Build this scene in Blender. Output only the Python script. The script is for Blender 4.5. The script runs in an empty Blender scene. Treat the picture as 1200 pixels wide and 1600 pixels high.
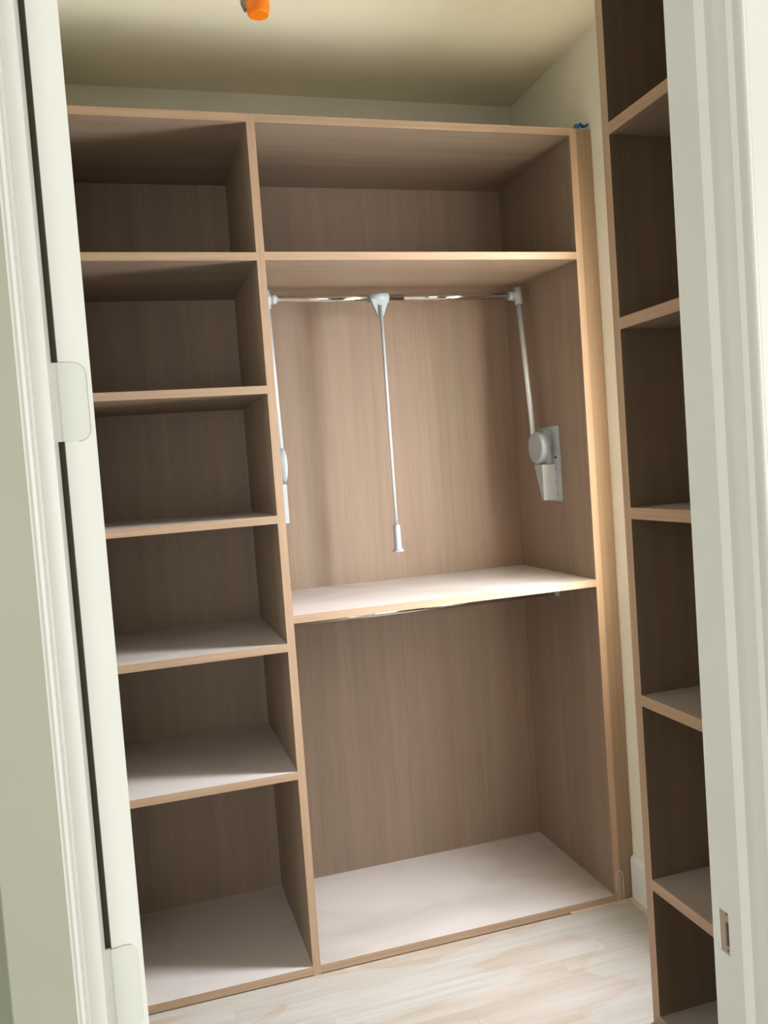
import bpy, bmesh, math, random
from mathutils import Vector, Matrix
random.seed(7)
sc = bpy.context.scene
COL = sc.collection

# ------------------------------------------------------------------ camera
CX, CY, CZ = -0.4384, -2.6961, 1.6313
YAW, PITCH, ROLL, FPX = 0.2849, -0.0528, -0.0727, 1344.06
F = Vector((math.sin(YAW)*math.cos(PITCH), math.cos(YAW)*math.cos(PITCH), math.sin(PITCH)))
R0 = Vector((math.cos(YAW), -math.sin(YAW), 0)); U0 = R0.cross(F)
R = R0*math.cos(ROLL) + U0*math.sin(ROLL); U = -R0*math.sin(ROLL) + U0*math.cos(ROLL)
cam_d = bpy.data.cameras.new('camera'); cam = bpy.data.objects.new('camera', cam_d); COL.objects.link(cam)
M = Matrix((R, U, -F)).transposed().to_4x4(); M.translation = (CX, CY, CZ)
cam.matrix_world = M
cam_d.sensor_fit = 'VERTICAL'; cam_d.sensor_height = 36.0; cam_d.sensor_width = 27.0
cam_d.lens = FPX*36.0/1600.0; cam_d.clip_start = 0.02
sc.camera = cam

# ------------------------------------------------------------------ world, closet window daylight, added bedroom lights, exposure
w = bpy.data.worlds.new('world'); sc.world = w; w.use_nodes = True
w.node_tree.nodes['Background'].inputs[0].default_value = (0.75, 0.86, 1.0, 1)
w.node_tree.nodes['Background'].inputs[1].default_value = 0.3
def area(name, loc, rot, sx, sy, power, color):
    l = bpy.data.lights.new(name, 'AREA'); l.shape = 'RECTANGLE'; l.size = sx; l.size_y = sy
    l.energy = power; l.color = color
    o = bpy.data.objects.new(name, l); COL.objects.link(o); o.location = loc; o.rotation_euler = rot
    return o
# daylight through the closet's own narrow window in the right wall, between the unit and the tower
WY0, WY1, WZ0, WZ1 = -.603, -.32, 1.05, 2.42
NP = 6
for k in range(NP):                          # skylight falls inwards and down
    hz = (WZ1-WZ0-.08)/NP
    area('closet_window_daylight', (1.318, (WY0+WY1)/2, WZ0+.04+hz*(k+.5)), (0, math.radians(60), 0), hz*.98, WY1-WY0-.03, 9.6, (0.88, 0.935, 1.0))
# added bedroom lights behind the camera, in place of unseen made-up windows
area('rear_added_light', (-1.15, -5.98, 1.25), (math.radians(90), 0, 0), 1.9, 2.2, 56, (.985, 1.0, .985))
area('side_added_light', (2.28, -3.2, 1.45), (0, math.radians(90), 0), 1.8, 1.7, 36, (.985, 1.0, .985))
vs = sc.view_settings
vs.view_transform = 'Standard'; vs.look = 'None'; vs.gamma = 1.0; vs.use_curve_mapping = False
vs.exposure = 0.4

# ------------------------------------------------------------------ helpers
def s2l(c): return tuple(((v/255.0)/12.92 if v/255.0 <= .04045 else ((v/255.0+.055)/1.055)**2.4) for v in c)
def rgba(c): return (*s2l(c), 1)
def newmat(name):
    m = bpy.data.materials.new(name); m.use_nodes = True
    nt = m.node_tree; b = nt.nodes['Principled BSDF']; return m, nt, b
def node(nt, t, **kw):
    n = nt.nodes.new(t)
    for k, v in kw.items():
        if k in n.inputs: n.inputs[k].default_value = v
        else: setattr(n, k, v)
    return n
def mixc(nt, fac, a, b, mode='MIX'):
    n = nt.nodes.new('ShaderNodeMix'); n.data_type = 'RGBA'; n.blend_type = mode
    for sock, v in ((n.inputs[0], fac), (n.inputs[6], a), (n.inputs[7], b)):
        if hasattr(v, 'links'): nt.links.new(v, sock)
        else: sock.default_value = v
    return n.outputs[2]
def ramp(nt, src, stops):
    r = nt.nodes.new('ShaderNodeValToRGB'); e = r.color_ramp.elements
    while len(e) < len(stops): e.new(0.5)
    for el, (p, c) in zip(e, stops): el.position = p; el.color = c if len(c) == 4 else (*c, 1)
    nt.links.new(src, r.inputs[0]); return r.outputs[0]
def coords(nt, scale, rnd=True, off=5.0):
    tc = nt.nodes.new('ShaderNodeTexCoord'); mp = nt.nodes.new('ShaderNodeMapping')
    src = tc.outputs['Object']
    if rnd:
        oi = nt.nodes.new('ShaderNodeObjectInfo'); mu = node(nt, 'ShaderNodeVectorMath', operation='SCALE')
        mu.inputs[0].default_value = (3.1*off, 2.3*off, 1.7*off); nt.links.new(oi.outputs['Random'], mu.inputs['Scale'])
        ad = node(nt, 'ShaderNodeVectorMath', operation='ADD'); nt.links.new(src, ad.inputs[0]); nt.links.new(mu.outputs[0], ad.inputs[1])
        src = ad.outputs[0]
    nt.links.new(src, mp.inputs[0]); mp.inputs['Scale'].default_value = scale
    return mp.outputs[0]
def noise(nt, vec, scale, detail=4, rough=.55, dist=0.0):
    n = node(nt, 'ShaderNodeTexNoise', Scale=scale, Detail=detail, Roughness=rough, Distortion=dist)
    nt.links.new(vec, n.inputs['Vector']); return n.outputs['Fac']
def bump(nt, b, h, strength, dist=.001):
    bn = node(nt, 'ShaderNodeBump', Strength=strength, Distance=dist); nt.links.new(h, bn.inputs['Height'])
    nt.links.new(bn.outputs[0], b.inputs['Normal'])

def wood(name, base, dark, axis, rough=.5, band=.62, pale_top=0.0, spec=.35):
    """fine straight-grained veneer; the grain runs along `axis`"""
    m, nt, b = newmat(name)
    def sc3(across, along): v = [across]*3; v['xyz'.index(axis)] = along; return tuple(v)
    fine = noise(nt, coords(nt, sc3(170, 3.5)), 1.0, 5, .6)
    mid = noise(nt, coords(nt, sc3(26, .7)), 1.0, 3, .55, .4)
    big = noise(nt, coords(nt, sc3(5.5, .28)), 1.0, 2, .5, .3)
    L = s2l(base); D = s2l(dark)
    c = ramp(nt, fine, [(.25, (*D, 1)), (.6, (*L, 1))])
    pink = (L[0]*1.02, L[1]*.95, L[2]*.94, 1); grey = (L[0]*.82, L[1]*.85, L[2]*.86, 1)
    tint = ramp(nt, big, [(.36, grey), (.5, (*L, 1)), (.64, pink)])
    c = mixc(nt, band, c, tint)
    lv = ramp(nt, mid, [(.3, (.86, .85, .84, 1)), (.7, (1.06, 1.06, 1.06, 1))])
    c = mixc(nt, .9, c, lv, 'MULTIPLY')
    if pale_top:  # upward faces mixed towards a patchy pale tone
        dn = noise(nt, coords(nt, (1.7, 2.6, 2.2)), 1.0, 4, .5, .6)
        df = ramp(nt, dn, [(.22, (pale_top*.55, pale_top*.55, pale_top*.55, 1)), (.55, (pale_top, pale_top, pale_top, 1))])
        geo = nt.nodes.new('ShaderNodeNewGeometry'); sp = nt.nodes.new('ShaderNodeSeparateXYZ')
        nt.links.new(geo.outputs['Normal'], sp.inputs[0])
        cl = node(nt, 'ShaderNodeMath', operation='GREATER_THAN'); cl.inputs[1].default_value = .8; nt.links.new(sp.outputs['Z'], cl.inputs[0])
        mu = node(nt, 'ShaderNodeMath', operation='MULTIPLY'); nt.links.new(df, mu.inputs[0]); nt.links.new(cl.outputs[0], mu.inputs[1])
        c = mixc(nt, mu.outputs[0], c, rgba((218, 210, 205)))
    nt.links.new(c, b.inputs['Base Color'])
    b.inputs['Roughness'].default_value = rough; b.inputs['Specular IOR Level'].default_value = spec
    bump(nt, b, fine, .05, .0006)
    return m

def paint(name, c, rough=.5, spec=.4, var=.04, bscale=90, bstr=.05):
    m, nt, b = newmat(name)
    n1 = noise(nt, coords(nt, (3, 3, 3), False), 1.0, 4)
    L = s2l(c)
    col = ramp(nt, n1, [(.3, tuple(v*(1-var) for v in L)), (.7, tuple(min(1, v*(1+var)) for v in L))])
    nt.links.new(col, b.inputs['Base Color']); b.inputs['Roughness'].default_value = rough
    b.inputs['Specular IOR Level'].default_value = spec
    bump(nt, b, noise(nt, coords(nt, (bscale,)*3, False), 1.0, 3), bstr, .0008)
    return m
def plain(name, c, rough=.4, metal=0.0, spec=.5, **kw):
    m, nt, b = newmat(name)
    n1 = noise(nt, coords(nt, (20, 20, 20), False), 1.0, 3)
    L = s2l(c)
    col = ramp(nt, n1, [(.3, tuple(v*.96 for v in L)), (.7, tuple(min(1, v*1.03) for v in L))])
    nt.links.new(col, b.inputs['Base Color'])
    b.inputs['Roughness'].default_value = rough; b.inputs['Metallic'].default_value = metal
    b.inputs['Specular IOR Level'].default_value = spec
    for k, v in kw.items(): b.inputs[k].default_value = v
    return m

BASE, DARK = (148, 128, 110), (126, 106, 90)
W_V = wood('veneer_vertical', BASE, DARK, 'z')
W_X = wood('veneer_along', BASE, DARK, 'x', pale_top=.9)
W_Y = wood('veneer_deep', BASE, DARK, 'y', pale_top=.55)
W_E = wood('edge_lipping_wood', (190, 160, 133), (172, 142, 115), 'x', band=.25)
W_EV = wood('edge_lipping_wood_upright', (190, 160, 133), (172, 142, 115), 'z', band=.25)
W_EY = wood('edge_lipping_wood_deep', (190, 160, 133), (172, 142, 115), 'y', band=.25)
W_F = wood('solid_filler_wood', (160, 136, 109), (143, 119, 93), 'z', band=.35)
WALL = paint('cream_wall_paint', (238, 233, 216), .65, .25)
CEIL = paint('cream_ceiling_paint', (240, 231, 204), .8, .15)
TRIM = paint('white_trim_paint', (240, 241, 236), .32, .5, .02, 40, .015)
CASE_SHADE = paint('shaded_left_casing_paint', (186, 188, 172), .5, .35, .03)  # left casing's dimness painted in as a greyer tone than the right
BEDW = paint('bedroom_wall_paint', (228, 228, 220), .7, .2)
BEDD = paint('bedroom_dark_wall_paint', (130, 130, 126), .8, .2)  # unseen bedroom walls, toned dark to cut light bouncing into the closet
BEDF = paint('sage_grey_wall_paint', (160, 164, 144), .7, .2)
CHROME = plain('polished_chrome', (226, 224, 220), .08, 1.0)
ALU = plain('satin_aluminium', (206, 212, 214), .32, .35)
GREYP = plain('light_grey_plastic', (164, 171, 174), .42, 0, .45)
DKHOLE = plain('dark_screw_hole', (26, 24, 22), .8)
ORANGE = plain('orange_plastic', (255, 132, 8), .38, 0, .5)
BLUE = plain('blue_masking_tape', (50, 104, 168), .6, 0, .3)
STEEL = plain('grey_zinc_metal', (150, 148, 140), .4, .8)
RAWW = wood('raw_mortise_wood', (196, 176, 160), (160, 138, 122), 'z', .7)
m, nt, b = newmat('clear_tape'); CLEAR = m
b.inputs['Base Color'].default_value = (.93, .92, .9, 1); b.inputs['Roughness'].default_value = .12
b.inputs['Alpha'].default_value = .10
SHOE = wood('pale_shoe_strip', (216, 204, 180), (190, 176, 150), 'x', .6)
BRASS = plain('brushed_lamp_metal', (196, 176, 130), .35, .8)

# floor planks: pale maple with half-absorbed finish
m, nt, b = newmat('pale_maple_planks'); FLOOR = m
g = noise(nt, coords(nt, (2.2, 60, 60)), 1.0, 5, .6, .2)
c = ramp(nt, g, [(.3, rgba((178, 169, 158))), (.65, rgba((191, 184, 175)))])
bl = noise(nt, coords(nt, (1.5, 4.2, 4.2), False), 1.0, 3, .5, .7)     # islands where the finish soaked in
c = mixc(nt, ramp(nt, bl, [(.36, (.3, .3, .3, 1)), (.462, (.6, .6, .6, 1)), (.478, (0, 0, 0, 1)), (.7, (0, 0, 0, 1))]), c, rgba((178, 154, 130)))
bl2 = noise(nt, coords(nt, (1.6, 14, 14)), 1.0, 3, .5, .3)
c = mixc(nt, ramp(nt, bl2, [(.45, (0, 0, 0, 1)), (.7, (.6, .6, .6, 1))]), c, rgba((206, 201, 197)))
oi = nt.nodes.new('ShaderNodeObjectInfo')
c = mixc(nt, .8, c, ramp(nt, oi.outputs['Random'], [(0, (.94, .935, .93, 1)), (1, (1.03, 1.03, 1.03, 1))]), 'MULTIPLY')
nt.links.new(c, b.inputs['Base Color'])
b.inputs['Roughness'].default_value = .42; b.inputs['Specular IOR Level'].default_value = .4
bump(nt, b, g, .05, .0006)
SUBF = plain('dark_subfloor', (60, 48, 40), .9)

def add_box(bm, x0, x1, y0, y1, z0, z1):
    vs_ = [bm.verts.new((x, y, z)) for z in (z0, z1) for (x, y) in ((x0, y0), (x1, y0), (x1, y1), (x0, y1))]
    for f in ((3, 2, 1, 0), (4, 5, 6, 7), (0, 1, 5, 4), (1, 2, 6, 5), (2, 3, 7, 6), (3, 0, 4, 7)):
        bm.faces.new([vs_[i] for i in f])
    return vs_
def add_prism(bm, poly, mapf, t0, t1):
    """extrude polygon poly [(a,b)] between t0 and t1; mapf(a,b,t) -> xyz"""
    lo = [bm.verts.new(mapf(a, c, t0)) for a, c in poly]; hi = [bm.verts.new(mapf(a, c, t1)) for a, c in poly]
    n = len(poly); bm.faces.new(lo[::-1]); bm.faces.new(hi)
    for i in range(n): bm.faces.new((lo[i], lo[(i+1) % n], hi[(i+1) % n], hi[i]))
def add_tube(bm, p0, p1, r, n=20, r1=None, caps=True):
    p0, p1 = Vector(p0), Vector(p1); d = (p1-p0).normalized()
    a = d.orthogonal().normalized(); c = d.cross(a); r1 = r if r1 is None else r1
    A = [bm.verts.new(p0+(a*math.cos(t)+c*math.sin(t))*r) for t in [2*math.pi*i/n for i in range(n)]]
    B = [bm.verts.new(p1+(a*math.cos(t)+c*math.sin(t))*r1) for t in [2*math.pi*i/n for i in range(n)]]
    for i in range(n): bm.faces.new((A[i], A[(i+1) % n], B[(i+1) % n], B[i])).smooth = True
    if caps: bm.faces.new(A[::-1]); bm.faces.new(B)
def add_lathe(bm, c, axis, prof, n=36):
    """prof: [(radius, height)] turned around axis through c"""
    ax = Vector(axis).normalized(); a = ax.orthogonal().normalized(); e = ax.cross(a); c = Vector(c); rings = []
    for r, h in prof:
        rings.append([bm.verts.new(c+ax*h+(a*math.cos(t)+e*math.sin(t))*max(r, 1e-5)) for t in [2*math.pi*i/n for i in range(n)]])
    for p, q in zip(rings, rings[1:]):
        for i in range(n): bm.faces.new((p[i], p[(i+1) % n], q[(i+1) % n], q[i])).smooth = True
    bm.faces.new(rings[0][::-1]); bm.faces.new(rings[-1])
def obj(name, bm, mat, parent=None, bevel=0, seg=1):
    if bevel:
        bmesh.ops.bevel(bm, geom=[e for e in bm.edges if len(e.link_faces) == 2 and e.calc_face_angle(0) > .6], offset=bevel, segments=seg, affect='EDGES', profile=.5)
    bmesh.ops.recalc_face_normals(bm, faces=bm.faces)
    me = bpy.data.meshes.new(name); bm.to_mesh(me); bm.free(); me.materials.append(mat)
    o = bpy.data.objects.new(name, me); COL.objects.link(o)
    if parent:
        o.parent = parent; o.matrix_parent_inverse = Matrix.Translation(-chain(parent))
    return o
def chain(p):
    return Vector(p.location) if p.type == 'EMPTY' else Vector((0, 0, 0))
def box(name, x0, x1, y0, y1, z0, z1, mat, parent=None, bevel=0):
    bm = bmesh.new(); add_box(bm, x0, x1, y0, y1, z0, z1); return obj(name, bm, mat, parent, bevel)
def board(name, x0, x1, y0, y1, z0, z1, mat, edge, front, parent):
    """veneered panel whose front edge carries a solid lipping; front: (axis, sign)"""
    o = box(name, x0, x1, y0, y1, z0, z1, mat, parent, BV); o.data.materials.append(edge)
    for p in o.data.polygons:
        if p.normal[front[0]]*front[1] > .5: p.material_index = 1
    return o
def boxes(name, lst, mat, parent=None, bevel=0):
    bm = bmesh.new()
    for l in lst: add_box(bm, *l)
    return obj(name, bm, mat, parent, bevel)
def tag(o, label, cat, group=None, kind=None):
    o['label'] = label; o['category'] = cat
    if group: o['group'] = group
    if kind: o['kind'] = kind
    return o
def thing(name, loc, label, cat, group=None):
    o = bpy.data.objects.new(name, None); COL.objects.link(o); o.location = loc; o.empty_display_size = .05
    return tag(o, label, cat, group)
def struct(o, label, cat): return tag(o, label, cat, kind='structure')

BV = .0009
# ------------------------------------------------------------------ measures (metres)
H = 2.745; T = .0252
XL0, DW, XR, XW = -.80, .0259, 1.1123, 1.1975
YB = .594                                   # inner back of the unit
ZC = 3.069
XWL = -.86                                  # left closet wall
YC, YR = -1.6161, -1.7224                   # door wall: closet face, bedroom face
S_LEFT = [2.3225, 1.9098, 1.5007, 1.0909, .6761]
M1, M2, BT = 2.3236, 1.1783, .0305
XT, YS, TS, TT = .8623, -.6413, .033, .0313
TSH = [3.012, 2.4994, 1.9841, 1.471, .9524, .4305]
OPL, OPR, OPH = -.5136, .3448, 2.44         # clear opening
JL, JR = -.5276, .3615                      # jamb boards behind the proud stops
BX0, BX1, BY0 = -3.0, 2.3, -6.0             # bedroom

# ------------------------------------------------------------------ setting
fl = struct(box('floor', BX0-.1, BX1+.1, BY0-.1, .72, -.06, -.012, SUBF), 'pale maple plank floor of the closet in front of the shelving', 'floor')
PW = .118; y = -.0005; row = 0
mesh_cache = {}
while y > YR-.02:
    x = XWL - random.uniform(.1, .9)
    while x < XW:
        ln = random.choice((.75, .95, 1.2, 1.45)); x0, x1 = max(x, XWL), min(x+ln, XW)
        if x1-x0 > .08:
            o = box('plank', x0+.0001, x1-.0001, y-PW+.0001, y-.0001, -.012, 0, FLOOR, fl, .0004)
        x += ln
    y -= PW; row += 1
struct(box('floor_bedroom', BX0, BX1, BY0, y+.0, -.012, 0, FLOOR), 'pale wood floor of the bedroom outside the doorway', 'floor')
box('plank', XWL, XW, 0, YB+.02, -.012, 0, FLOOR, fl)

struct(box('ceiling', BX0-.1, BX1+.1, BY0-.1, .72, ZC, ZC+.08, CEIL), 'cream painted closet ceiling with a glow near the door', 'ceiling')
struct(box('wall_back', XWL-.1, XW+.22, YB+.012, .72, 0, ZC, WALL), 'strip of cream back wall above the long shelving unit', 'wall')
struct(boxes('wall_right', [(XW, XW+.22, YC, WY0, 0, ZC), (XW, XW+.22, WY1, YB+.012, 0, ZC), (XW, XW+.22, WY0, WY1, 0, WZ0), (XW, XW+.22, WY0, WY1, WZ1, ZC)], WALL), 'cream right wall between the shelving unit and the tall tower', 'wall')
struct(box('wall_left', XWL-.1, XWL, YC, YB+.012, 0, ZC, WALL), 'cream left closet wall behind the open door', 'wall')
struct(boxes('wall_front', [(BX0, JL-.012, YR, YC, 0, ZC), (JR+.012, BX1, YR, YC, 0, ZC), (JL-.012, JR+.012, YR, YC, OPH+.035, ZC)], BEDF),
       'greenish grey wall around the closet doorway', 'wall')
struct(boxes('wall_rear', [(BX0, -2.1, BY0-.1, BY0, 0, ZC), (-.2, BX1, BY0-.1, BY0, 0, ZC), (-2.1, -.2, BY0-.1, BY0, 0, .15), (-2.1, -.2, BY0-.1, BY0, 2.35, ZC)], BEDD), 'unseen grey bedroom wall with a tall opening for the added light', 'wall')
struct(boxes('wall_bedroom_right', [(BX1, BX1+.1, BY0, -4.1, 0, ZC), (BX1, BX1+.1, -2.3, YR, 0, ZC), (BX1, BX1+.1, -4.1, -2.3, 0, .6), (BX1, BX1+.1, -4.1, -2.3, 2.3, ZC)], BEDW), 'unseen white bedroom wall with a wide opening for the added light', 'wall')
struct(box('wall_bedroom_left', BX0-.1, BX0, BY0, YR, 0, ZC, BEDD), 'plain grey bedroom wall opposite the added side light', 'wall')

wn = thing('window_1', (XW+.05, (WY0+WY1)/2, WZ0), 'narrow bright window in the right wall, hidden behind the tall tower', 'window'); wn['kind'] = 'structure'
for nm, l in (('stile', (WY0, WY0+.015, WZ0, WZ1)), ('stile', (WY1-.015, WY1, WZ0, WZ1)), ('rail', (WY0+.015, WY1-.015, WZ0, WZ0+.04)), ('rail', (WY0+.015, WY1-.015, WZ1-.04, WZ1))):
    box(nm, XW+.15, XW+.195, *l, TRIM, wn, .001)
box('sill', XW+.0005, XW+.03, WY0+.001, WY1-.001, WZ0, WZ0+.012, TRIM, wn, .001)
m, nt, b = newmat('clear_window_glass'); b.inputs['Transmission Weight'].default_value = 1; b.inputs['Roughness'].default_value = 0; b.inputs['IOR'].default_value = 1.45
box('pane', XW+.170, XW+.174, WY0+.015, WY1-.015, WZ0+.04, WZ1-.04, m, wn)
# baseboard and shoe strip in the far right corner
bm = bmesh.new()
prof = [(XW, 0), (XW-.016, 0), (XW-.016, .150), (XW-.012, .160), (XW-.004, .165), (XW, .165)]
add_prism(bm, prof, lambda a, c_, t: (a, t, c_), YS+TS+.002, -.003)
struct(obj('baseboard_right', bm, TRIM), 'short white baseboard between the shelving unit and the tall tower', 'baseboard')
bm = bmesh.new(); add_box(bm, XW-.030, XW-.0162, YS+TS+.002, -.012, 0, .009); add_box(bm, .93, XW-.0162, -.0115, -.0015, 0, .008)
struct(obj('trim_3', bm, SHOE), 'thin pale strip edging the floor in the far right corner', 'trim')

# ------------------------------------------------------------------ doorway trim
def jamb(name, side, label):
    """split jamb: proud closet-side stop, recessed room-side board"""
    s = 1 if side == 'r' else -1
    xp, xj = (OPR, JR) if s > 0 else (OPL, JL)
    xo = xj + s*.012
    root = thing(name, (xj, YC, 0), label, 'trim'); root['kind'] = 'structure'
    def X(a, b_): return (a, b_) if a < b_ else (b_, a)
    box('jamb_board', *X(xj, xo), YR, YC, 0, OPH+.018, TRIM, root, .0008)
    ys0, ys1 = -1.6804, YC
    if s > 0:
        y0, y1, z0, z1, d = -1.6525, -1.6300, .8795, .9440, .0025
        lst = [(xp, xj, ys0, ys1, 0, z0), (xp, xj, ys0, ys1, z1, OPH+.001), (xp, xj, ys0, y0, z0, z1), (xp, xj, y1, ys1, z0, z1),
               (xp+.014, xj, y0, y1, z0, z1)]
        st = boxes('stop_board', lst, TRIM, root)
        hy0, hy1, hz0, hz1 = -1.6505, -1.6415, .8900, .9265
        k = boxes('strike_mortise', [(xp+d, xp+.0138, y0, hy0, z0, z1), (xp+d, xp+.0138, hy1, y1, z0, z1), (xp+d, xp+.0138, hy0, hy1, z0, hz0), (xp+d, xp+.0138, hy0, hy1, hz1, z1)], RAWW, root)
        k['label'] = 'unpainted latch mortise with an oblong bolt hole'
        for zz in (.8845, .9395):
            bm = bmesh.new(); add_tube(bm, (xp+d-.0002, -1.6455, zz), (xp+d+.001, -1.6455, zz), .0016, 10); obj('screw_hole', bm, DKHOLE, k)
        box('latch_hole', xp+.0095, xp+.0136, hy0, hy1, hz0, hz1, DKHOLE, k)
    else:
        box('stop_board', *X(xj, xp), ys0, ys1, 0, OPH+.001, TRIM, root, .0012)
    return root
jl = jamb('trim_1', 'l', 'white painted left door jamb beside the open door edge')
jr = jamb('trim_2', 'r', 'white painted right door jamb with a bare latch mortise')
hd = boxes('trim_4', [(JL-.012, JR+.012, YR, YC, OPH+.018, OPH+.034), (OPL, OPR, -1.6804, YC, OPH+.001, OPH+.018)], TRIM)
struct(hd, 'white head jamb above the doorway, out of frame', 'trim')

def casing(name, xi, s, mat_flat, label):
    """moulded door casing; xi inner edge, s = direction away from the opening"""
    root = thing(name, (xi, YR, 0), label, 'trim'); root['kind'] = 'structure'
    yf = -1.740
    # flat board
    bm = bmesh.new()
    pr = [(.0085, YR), (.0085, yf+.001), (.0705, yf), (.0722, yf+.0015), (.0725, YR)]
    add_prism(bm, pr, lambda a, c_, t: (xi+s*a, c_, t), 0, OPH+.09)
    obj('casing_board', bm, mat_flat, root)
    bm = bmesh.new()
    pr = [(0, YR), (0, yf+.004)]
    for i in range(1, 8):
        t = math.pi*.5*i/7; pr.append((.0042-.0042*math.cos(t), yf+.004-.004*math.sin(t)-.0))
    pr += [(.0055, yf+.0012), (.007, yf+.0016), (.0085, yf+.001), (.0085, YR)]
    add_prism(bm, pr, lambda a, c_, t: (xi+s*a, c_, t), 0, OPH+.03)
    obj('casing_bead', bm, TRIM, root)
    return root
casing('trim_5', -.5305, -1, CASE_SHADE, 'moulded left door casing with a greyish flat face')
casing('trim_6', .3717, 1, TRIM, 'bright white right door casing at the edge of the doorway')

# ------------------------------------------------------------------ open door, seen on its hinge edge
door = thing('door_1', (-.5063, YC, 0), 'white closet door swung inwards, seen on its hinged edge', 'door'); door['kind'] = 'structure'
ANG = math.radians(10)                       # beyond a right angle
dv = Vector((-math.sin(ANG), math.cos(ANG), 0)); ev = Vector((math.cos(ANG), math.sin(ANG), 0))
P0 = Vector((-.5063, YC, 0))
def DM(a, c_, t): v = P0 + ev*a + dv*c_; return (v.x, v.y, t)
DTH, DWID = .0360, .845
bm = bmesh.new(); add_prism(bm, [(0, 0), (DTH, 0), (DTH, DWID), (0, DWID)], DM, .012, OPH-.004)
obj('door_leaf', bm, TRIM, door, .0015, 2)
HINGEP = paint('hinge_white_paint', (228, 230, 221), .4, .4, .03, 30, .1)
CREASE_SHADE = plain('crease_shadow_grey', (176, 176, 164), .8)
def hinge(zt, zb, edge_line=9):
    h = None
    # leaf let into the door edge, room-side corners rounded
    bm = bmesh.new(); r = .014; x0, x1 = -.0010, .0300
    poly = [(x0, zb), (x1-r, zb)] + [(x1-r+r*math.sin(t), zb+r-r*math.cos(t)) for t in [math.pi/2*i/6 for i in range(1, 7)]]
    poly += [(x1, zt-r)] + [(x1-r+r*math.cos(t), zt-r+r*math.sin(t)) for t in [math.pi/2*i/6 for i in range(1, 7)]] + [(x0, zt)]
    def HM(a, c_, t): v = P0 + ev*a + dv*t; return (v.x, v.y, c_)
    add_prism(bm, poly, HM, -.0012, .004)
    h = obj('hinge', bm, HINGEP, door, .0003)
    bm = bmesh.new()                          # paint crease and the mortise's shadow line, drawn in grey round the leaf
    cr = [HM(a, c_, -.0007) for a, c_ in poly[:-1]][1:] + [HM(poly[-1][0], poly[-1][1], -.0007)]
    cr = cr[::-1][:edge_line*2]
    for p, q in zip(cr, cr[1:]): add_tube(bm, p, q, .0006, 6)
    obj('crease_shadow_line', bm, CREASE_SHADE, h)
    bm = bmesh.new()                          # painted-over barrel and jamb leaf closing the gap
    add_box(bm, OPL-.0005, -.5055, YC+.0005, YC+.004, zb, zt)
    obj('hinge_knuckle', bm, TRIM, h, .0006)
    return h
for zt, zb, ck in ((2.330, 2.238, 9), (1.7802, 1.6876, 9), (1.0712, .962, 2), (.362, .27, 9)): hinge(zt, zb, ck)

GAP_SHADE = plain('gap_shade_dark', (78, 78, 62), .7)  # dark strip added to paint in the shade of the open gap
ws = box('gap_shade_strip', OPL-.006, -.5045, YC+.006, YC+.011, .02, OPH-.01, GAP_SHADE, jl)
ws['label'] = 'dark strip painting in the shade of the gap beside the door'
# ------------------------------------------------------------------ long shelving unit on the back wall
un = thing('wardrobe_unit', (.2, .3, 0), 'long pale wood shelving unit filling the back wall', 'shelving unit')
Y0, Y1 = 0.0, YB
board('side_panel', XL0, XL0+T, Y0, Y1, 0, H, W_V, W_EV, (1, -1), un)
board('divider', 0, DW, Y0, Y1, 0, H, W_V, W_EV, (1, -1), un)
board('side_panel', XR, XR+.0255, Y0, Y1, 0, H, W_V, W_EV, (1, -1), un)
fs = box('filler_strip', XR+.0258, XW-.0008, .0012, .022, 0, H-.002, W_F, un, BV)
fs['label'] = 'narrow upright filler strip against the wall'
XA = XL0+T
board('top_panel', XA, 0, Y0, Y1, H-T, H, W_X, W_E, (1, -1), un)
board('top_panel', DW, XR, Y0, Y1, H-T, H, W_X, W_E, (1, -1), un)
board('bottom_panel', XA, 0, Y0, Y1, .0035, BT, W_X, W_E, (1, -1), un)
board('bottom_panel', DW, XR, Y0, Y1, .0035, BT, W_X, W_E, (1, -1), un)
for z in S_LEFT: board('shelf', XA, 0, Y0, Y1, z-T, z, W_X, W_E, (1, -1), un)
board('shelf', DW, XR, Y0, Y1, M1-T, M1, W_X, W_E, (1, -1), un)
board('shelf', DW, XR, Y0, Y1, M2-T, M2, W_X, W_E, (1, -1), un)
box('back_panel', XL0, DW*.5, YB, YB+.010, 0, H, W_V, un)
box('back_panel', DW*.5, XR+.025, YB, YB+.010, 0, H, W_V, un)

# ------------------------------------------------------------------ tall tower on the right wall
tw = thing('shelf_tower', (XW-.15, YS-.35, 0), 'tall open shelf tower on the right wall, nearer the door', 'shelving unit')
TY0 = -1.46
board('side_panel', XT, XW-.001, YS, YS+TS, 0, TSH[0]+.001, W_V, W_EV, (0, -1), tw)
board('side_panel', XT, XW-.001, TY0-TS, TY0, 0, TSH[0]+.001, W_V, W_EV, (0, -1), tw)
box('back_panel', XW-.012, XW-.002, TY0, YS, 0, TSH[0], W_V, tw)
for i, z in enumerate(TSH): board('top_panel' if i == 0 else 'shelf', XT, XW-.012, TY0, YS, z-TT, z, W_Y, W_EY, (0, -1), tw)
board('bottom_panel', XT, XW-.012, TY0, YS, .003, .034, W_Y, W_EY, (0, -1), tw)

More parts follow.
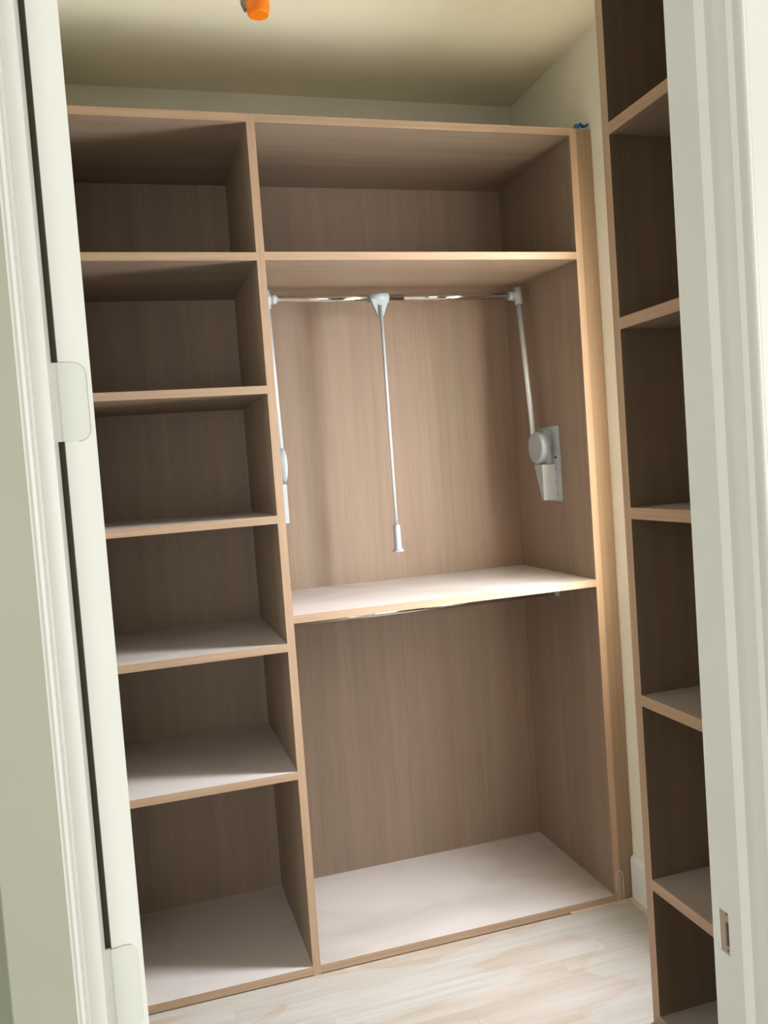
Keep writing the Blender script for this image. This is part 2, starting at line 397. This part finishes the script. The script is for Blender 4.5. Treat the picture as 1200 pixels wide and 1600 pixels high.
# ------------------------------------------------------------------ pull-down wardrobe lift
lift = thing('wardrobe_lift', (.57, .30, 1.45), 'pull-down hanging rail with grey pivot housings and a pull handle', 'clothes rail')
YROD, ZROD = .372, 2.251
def mount(xp, s):
    """xp: panel face, s: direction into the bay"""
    def mf(a, c_, t): return (xp+s*t, a, c_)
    bm = bmesh.new()
    y0, y1, z0, z1, r = .203, .365, 1.4535, 1.7365, .008
    poly = []
    for cx_, cz_, a0 in ((y1-r, z1-r, 0), (y0+r, z1-r, 90), (y0+r, z0+r, 180), (y1-r, z0+r, 270)):
        for k in range(4):
            t = math.radians(a0+30*k); poly.append((cx_+r*math.cos(t), cz_+r*math.sin(t)))
    add_prism(bm, poly, mf, .0003, .0065)
    hs = obj('mounting_plate', bm, GREYP, lift, .0008)
    for zz in (1.706, 1.657, 1.576, 1.5265, 1.4775):   # screw holes and the oblong slot
        bm = bmesh.new(); add_tube(bm, (xp+s*.006, .2325, zz), (xp+s*.0068, .2325, zz), .0027, 10); obj('screw_hole', bm, DKHOLE, hs)
    box('slot', *sorted((xp+s*.006, xp+s*.0068)), .2235, .239, 1.6145, 1.6225, DKHOLE, hs)
    bm = bmesh.new()                          # curved shoulder behind the disc
    poly = [(.262, 1.596), (.262, 1.655)] + [(.286-.030*math.cos(t), 1.665+.063*math.sin(t)) for t in [math.pi/2*k/6 for k in range(7)]] + [(.360, 1.728), (.360, 1.596)]
    add_prism(bm, poly, mf, .006, .030)
    obj('housing', bm, GREYP, lift, .003, 2)
    bm = bmesh.new()                          # wedge-shaped spring box
    A = [(.2385, 1.594), (.325, 1.594), (.272, 1.4585), (.2385, 1.4585)]
    B = [(.2475, 1.594), (.312, 1.594), (.262, 1.4600), (.2475, 1.4600)]
    lo = [bm.verts.new(mf(a, c_, .006)) for a, c_ in A]; hi = [bm.verts.new(mf(a, c_, .056)) for a, c_ in B]
    bm.faces.new(lo); bm.faces.new(hi[::-1])
    for i in range(4): bm.faces.new((lo[i], hi[i], hi[(i+1) % 4], lo[(i+1) % 4]))
    obj('spring_box', bm, GREYP, lift, .0025, 2)
    bm = bmesh.new()                          # pivot disc
    add_lathe(bm, (xp, .2875, 1.660), (s, 0, 0), [(.057, .030), (.060, .033), (.0605, .056), (.058, .0605), (.053, .062)], 48)
    obj('pivot_disc', bm, GREYP, lift)
    bm = bmesh.new()                          # arm: slim oval tube
    p0 = Vector((xp+s*.055, .306, 1.712)); p1 = Vector((xp+s*.055, YROD-.012, ZROD-.02))
    add_tube(bm, p0, p1, .0105, 20)
    obj('arm', bm, ALU, lift)
    bm = bmesh.new()                          # corner socket: upright stub and horizontal sleeve
    add_tube(bm, (xp+s*.055, YROD-.014, ZROD-.036), (xp+s*.055, YROD-.008, ZROD+.030), .0145, 20)
    add_tube(bm, (xp+s*.048, YROD, ZROD), (xp+s*.072, YROD, ZROD), .0215, 22, .0195)
    add_tube(bm, (xp+s*.070, YROD, ZROD), (xp+s*.092, YROD, ZROD), .0185, 22, .0155)
    obj('corner_socket', bm, GREYP, lift, .0012)
mount(XR, -1); mount(DW, 1)
bm = bmesh.new(); add_tube(bm, (DW+.07, YROD, ZROD), (XR-.52, YROD, ZROD), .0125, 24)
obj('rail', bm, CHROME, lift)
bm = bmesh.new(); add_tube(bm, (XR-.56, YROD, ZROD), (XR-.07, YROD, ZROD), .0112, 24)
obj('rail', bm, CHROME, lift)
xh = .4985
bm = bmesh.new(); add_tube(bm, (xh-.036, YROD, ZROD), (xh+.036, YROD, ZROD), .0185, 24)
pl = [(xh-.034, ZROD-.002), (xh+.034, ZROD-.002), (xh+.029, ZROD-.02), (xh+.0115, ZROD-.066), (xh+.006, ZROD-.074), (xh-.006, ZROD-.074), (xh-.0115, ZROD-.066), (xh-.029, ZROD-.02)]
add_prism(bm, pl, lambda a, c_, t: (a, t, c_), YROD-.017, YROD-.003)
obj('handle_bracket', bm, GREYP, lift, .0012)
bm = bmesh.new(); add_tube(bm, (xh, YROD-.020, ZROD-.030), (xh, YROD-.021, 1.400), .0062, 18)
add_tube(bm, (xh, YROD-.004, ZROD-.031), (xh, YROD-.0202, ZROD-.0305), .0062, 18)
obj('pull_rod', bm, ALU, lift)
bm = bmesh.new()
add_lathe(bm, (xh, YROD-.021, 1.312), (0, 0, 1), [(.012, -.001), (.0205, 0), (.0215, .004), (.0165, .009), (.0138, .014), (.0130, .090), (.0125, .096), (.0105, .100)], 28)
obj('handle_grip', bm, GREYP, lift)

# lower hanging rail under the middle shelf
rl = thing('hanging_rail', (.57, .3, M2-T-.06), 'thin chrome hanging rail fixed just under the wide middle shelf', 'clothes rail')
zr, yr = 1.1005, .30
bm = bmesh.new(); add_tube(bm, (DW+.003, yr, zr), (XR-.003, yr, zr), .0130, 24); obj('rail', bm, CHROME, rl)
for xp, s in ((DW, 1), (XR, -1)):
    bm = bmesh.new(); add_lathe(bm, (xp, yr, zr), (s, 0, 0), [(.026, .0003), (.026, .003), (.018, .006), (.0165, .016), (.0135, .017)], 28)
    obj('flange', bm, STEEL, rl)

# ------------------------------------------------------------------ orange-capped sprinkler head on the ceiling
sp = thing('sprinkler_head', (.04, -.13, ZC), 'orange protective cap on the ceiling sprinkler head', 'sprinkler')
bm = bmesh.new(); add_lathe(bm, (.0405, -.13, 2.976), (0, 0, 1), [(.029, -.001), (.0315, .002), (.0325, .010), (.0355, .018), (.0355, .040), (.032, .046), (.012, .047)], 40)
obj('cap', bm, ORANGE, sp)
bm = bmesh.new(); add_tube(bm, (.0405, -.13, 3.02), (.0405, -.13, ZC), .011, 20); add_lathe(bm, (.0405, -.13, ZC), (0, 0, -1), [(.030, .0002), (.030, .006), (.022, .012)], 32)
obj('fitting', bm, STEEL, sp)
bm = bmesh.new(); add_prism(bm, [(.012, 2.998), (.004, 3.020), (.002, 3.060), (-.010, 3.060), (-.006, 3.012), (.004, 2.990)], lambda a, c_, t: (a, t, c_), -.134, -.110)
add_tube(bm, (0, -.122, 3.035), (.036, -.128, 3.035), .006, 12)
obj('frame_arm', bm, STEEL, sp)

# ------------------------------------------------------------------ scrap of blue tape on top of the filler strip
def ribbon(name, pts, wv, th, mat, parent=None):
    bm = bmesh.new(); wv = Vector(wv); n = len(pts); top = []
    rows = []
    for i, p in enumerate(pts):
        p = Vector(p); a = Vector(pts[max(i-1, 0)]); c_ = Vector(pts[min(i+1, n-1)]); nn = (c_-a).cross(wv).normalized()*th
        rows.append([bm.verts.new(q) for q in (p-wv/2, p+wv/2, p+wv/2+nn, p-wv/2+nn)])
    for p, q in zip(rows, rows[1:]):
        for i in range(4): bm.faces.new((p[i], p[(i+1) % 4], q[(i+1) % 4], q[i])).smooth = True
    bm.faces.new(rows[0]); bm.faces.new(rows[-1][::-1])
    return obj(name, bm, mat, parent)
tp = thing('masking_tape', (1.15, .004, H), 'curled scrap of blue masking tape on top of the filler strip', 'tape')
bm = bmesh.new(); add_prism(bm, [(1.1285, H-.0012), (1.133, H+.009), (1.140, H+.017), (1.158, H+.0185), (1.155, H+.009), (1.1505, H-.0012)], lambda a, c_, t: (a, t+(c_-H)*.25, c_), .0002, .0012)
obj('flap', bm, BLUE, tp)
ribbon('curl', [(1.1565, .006, H+.0180), (1.163, .008, H+.0165), (1.170, .010, H+.0125), (1.178, .011, H+.0115), (1.187, .011, H+.0150), (1.195, .011, H+.0185)], (0, .012, -.006), .0008, BLUE, tp)
ct = thing('clear_tape', (1.13, 0, .05), 'small strip of clear tape at the foot of the filler strip', 'tape')
bm = bmesh.new()
poly = [(1.1185, .006), (1.1485, .002), (1.150, .085), (1.147, .106), (1.138, .116), (1.128, .114), (1.121, .098)]
add_prism(bm, poly, lambda a, c_, t: (a, t, c_), -.0011, -.0003)
obj('film', bm, CLEAR, ct)
bm = bmesh.new()
for a, c_ in zip(poly[2:], poly[3:]): add_tube(bm, (a[0], -.0012, a[1]), (c_[0], -.0012, c_[1]), .0011, 8)
add_tube(bm, (1.1485, -.0012, .004), (1.150, -.0012, .085), .0011, 8)
add_tube(bm, (1.121, -.0012, .098), (1.1195, -.0012, .035), .0009, 8)
obj('tape_edge', bm, plain('milky_tape_edge', (214, 204, 196), .4), ct)
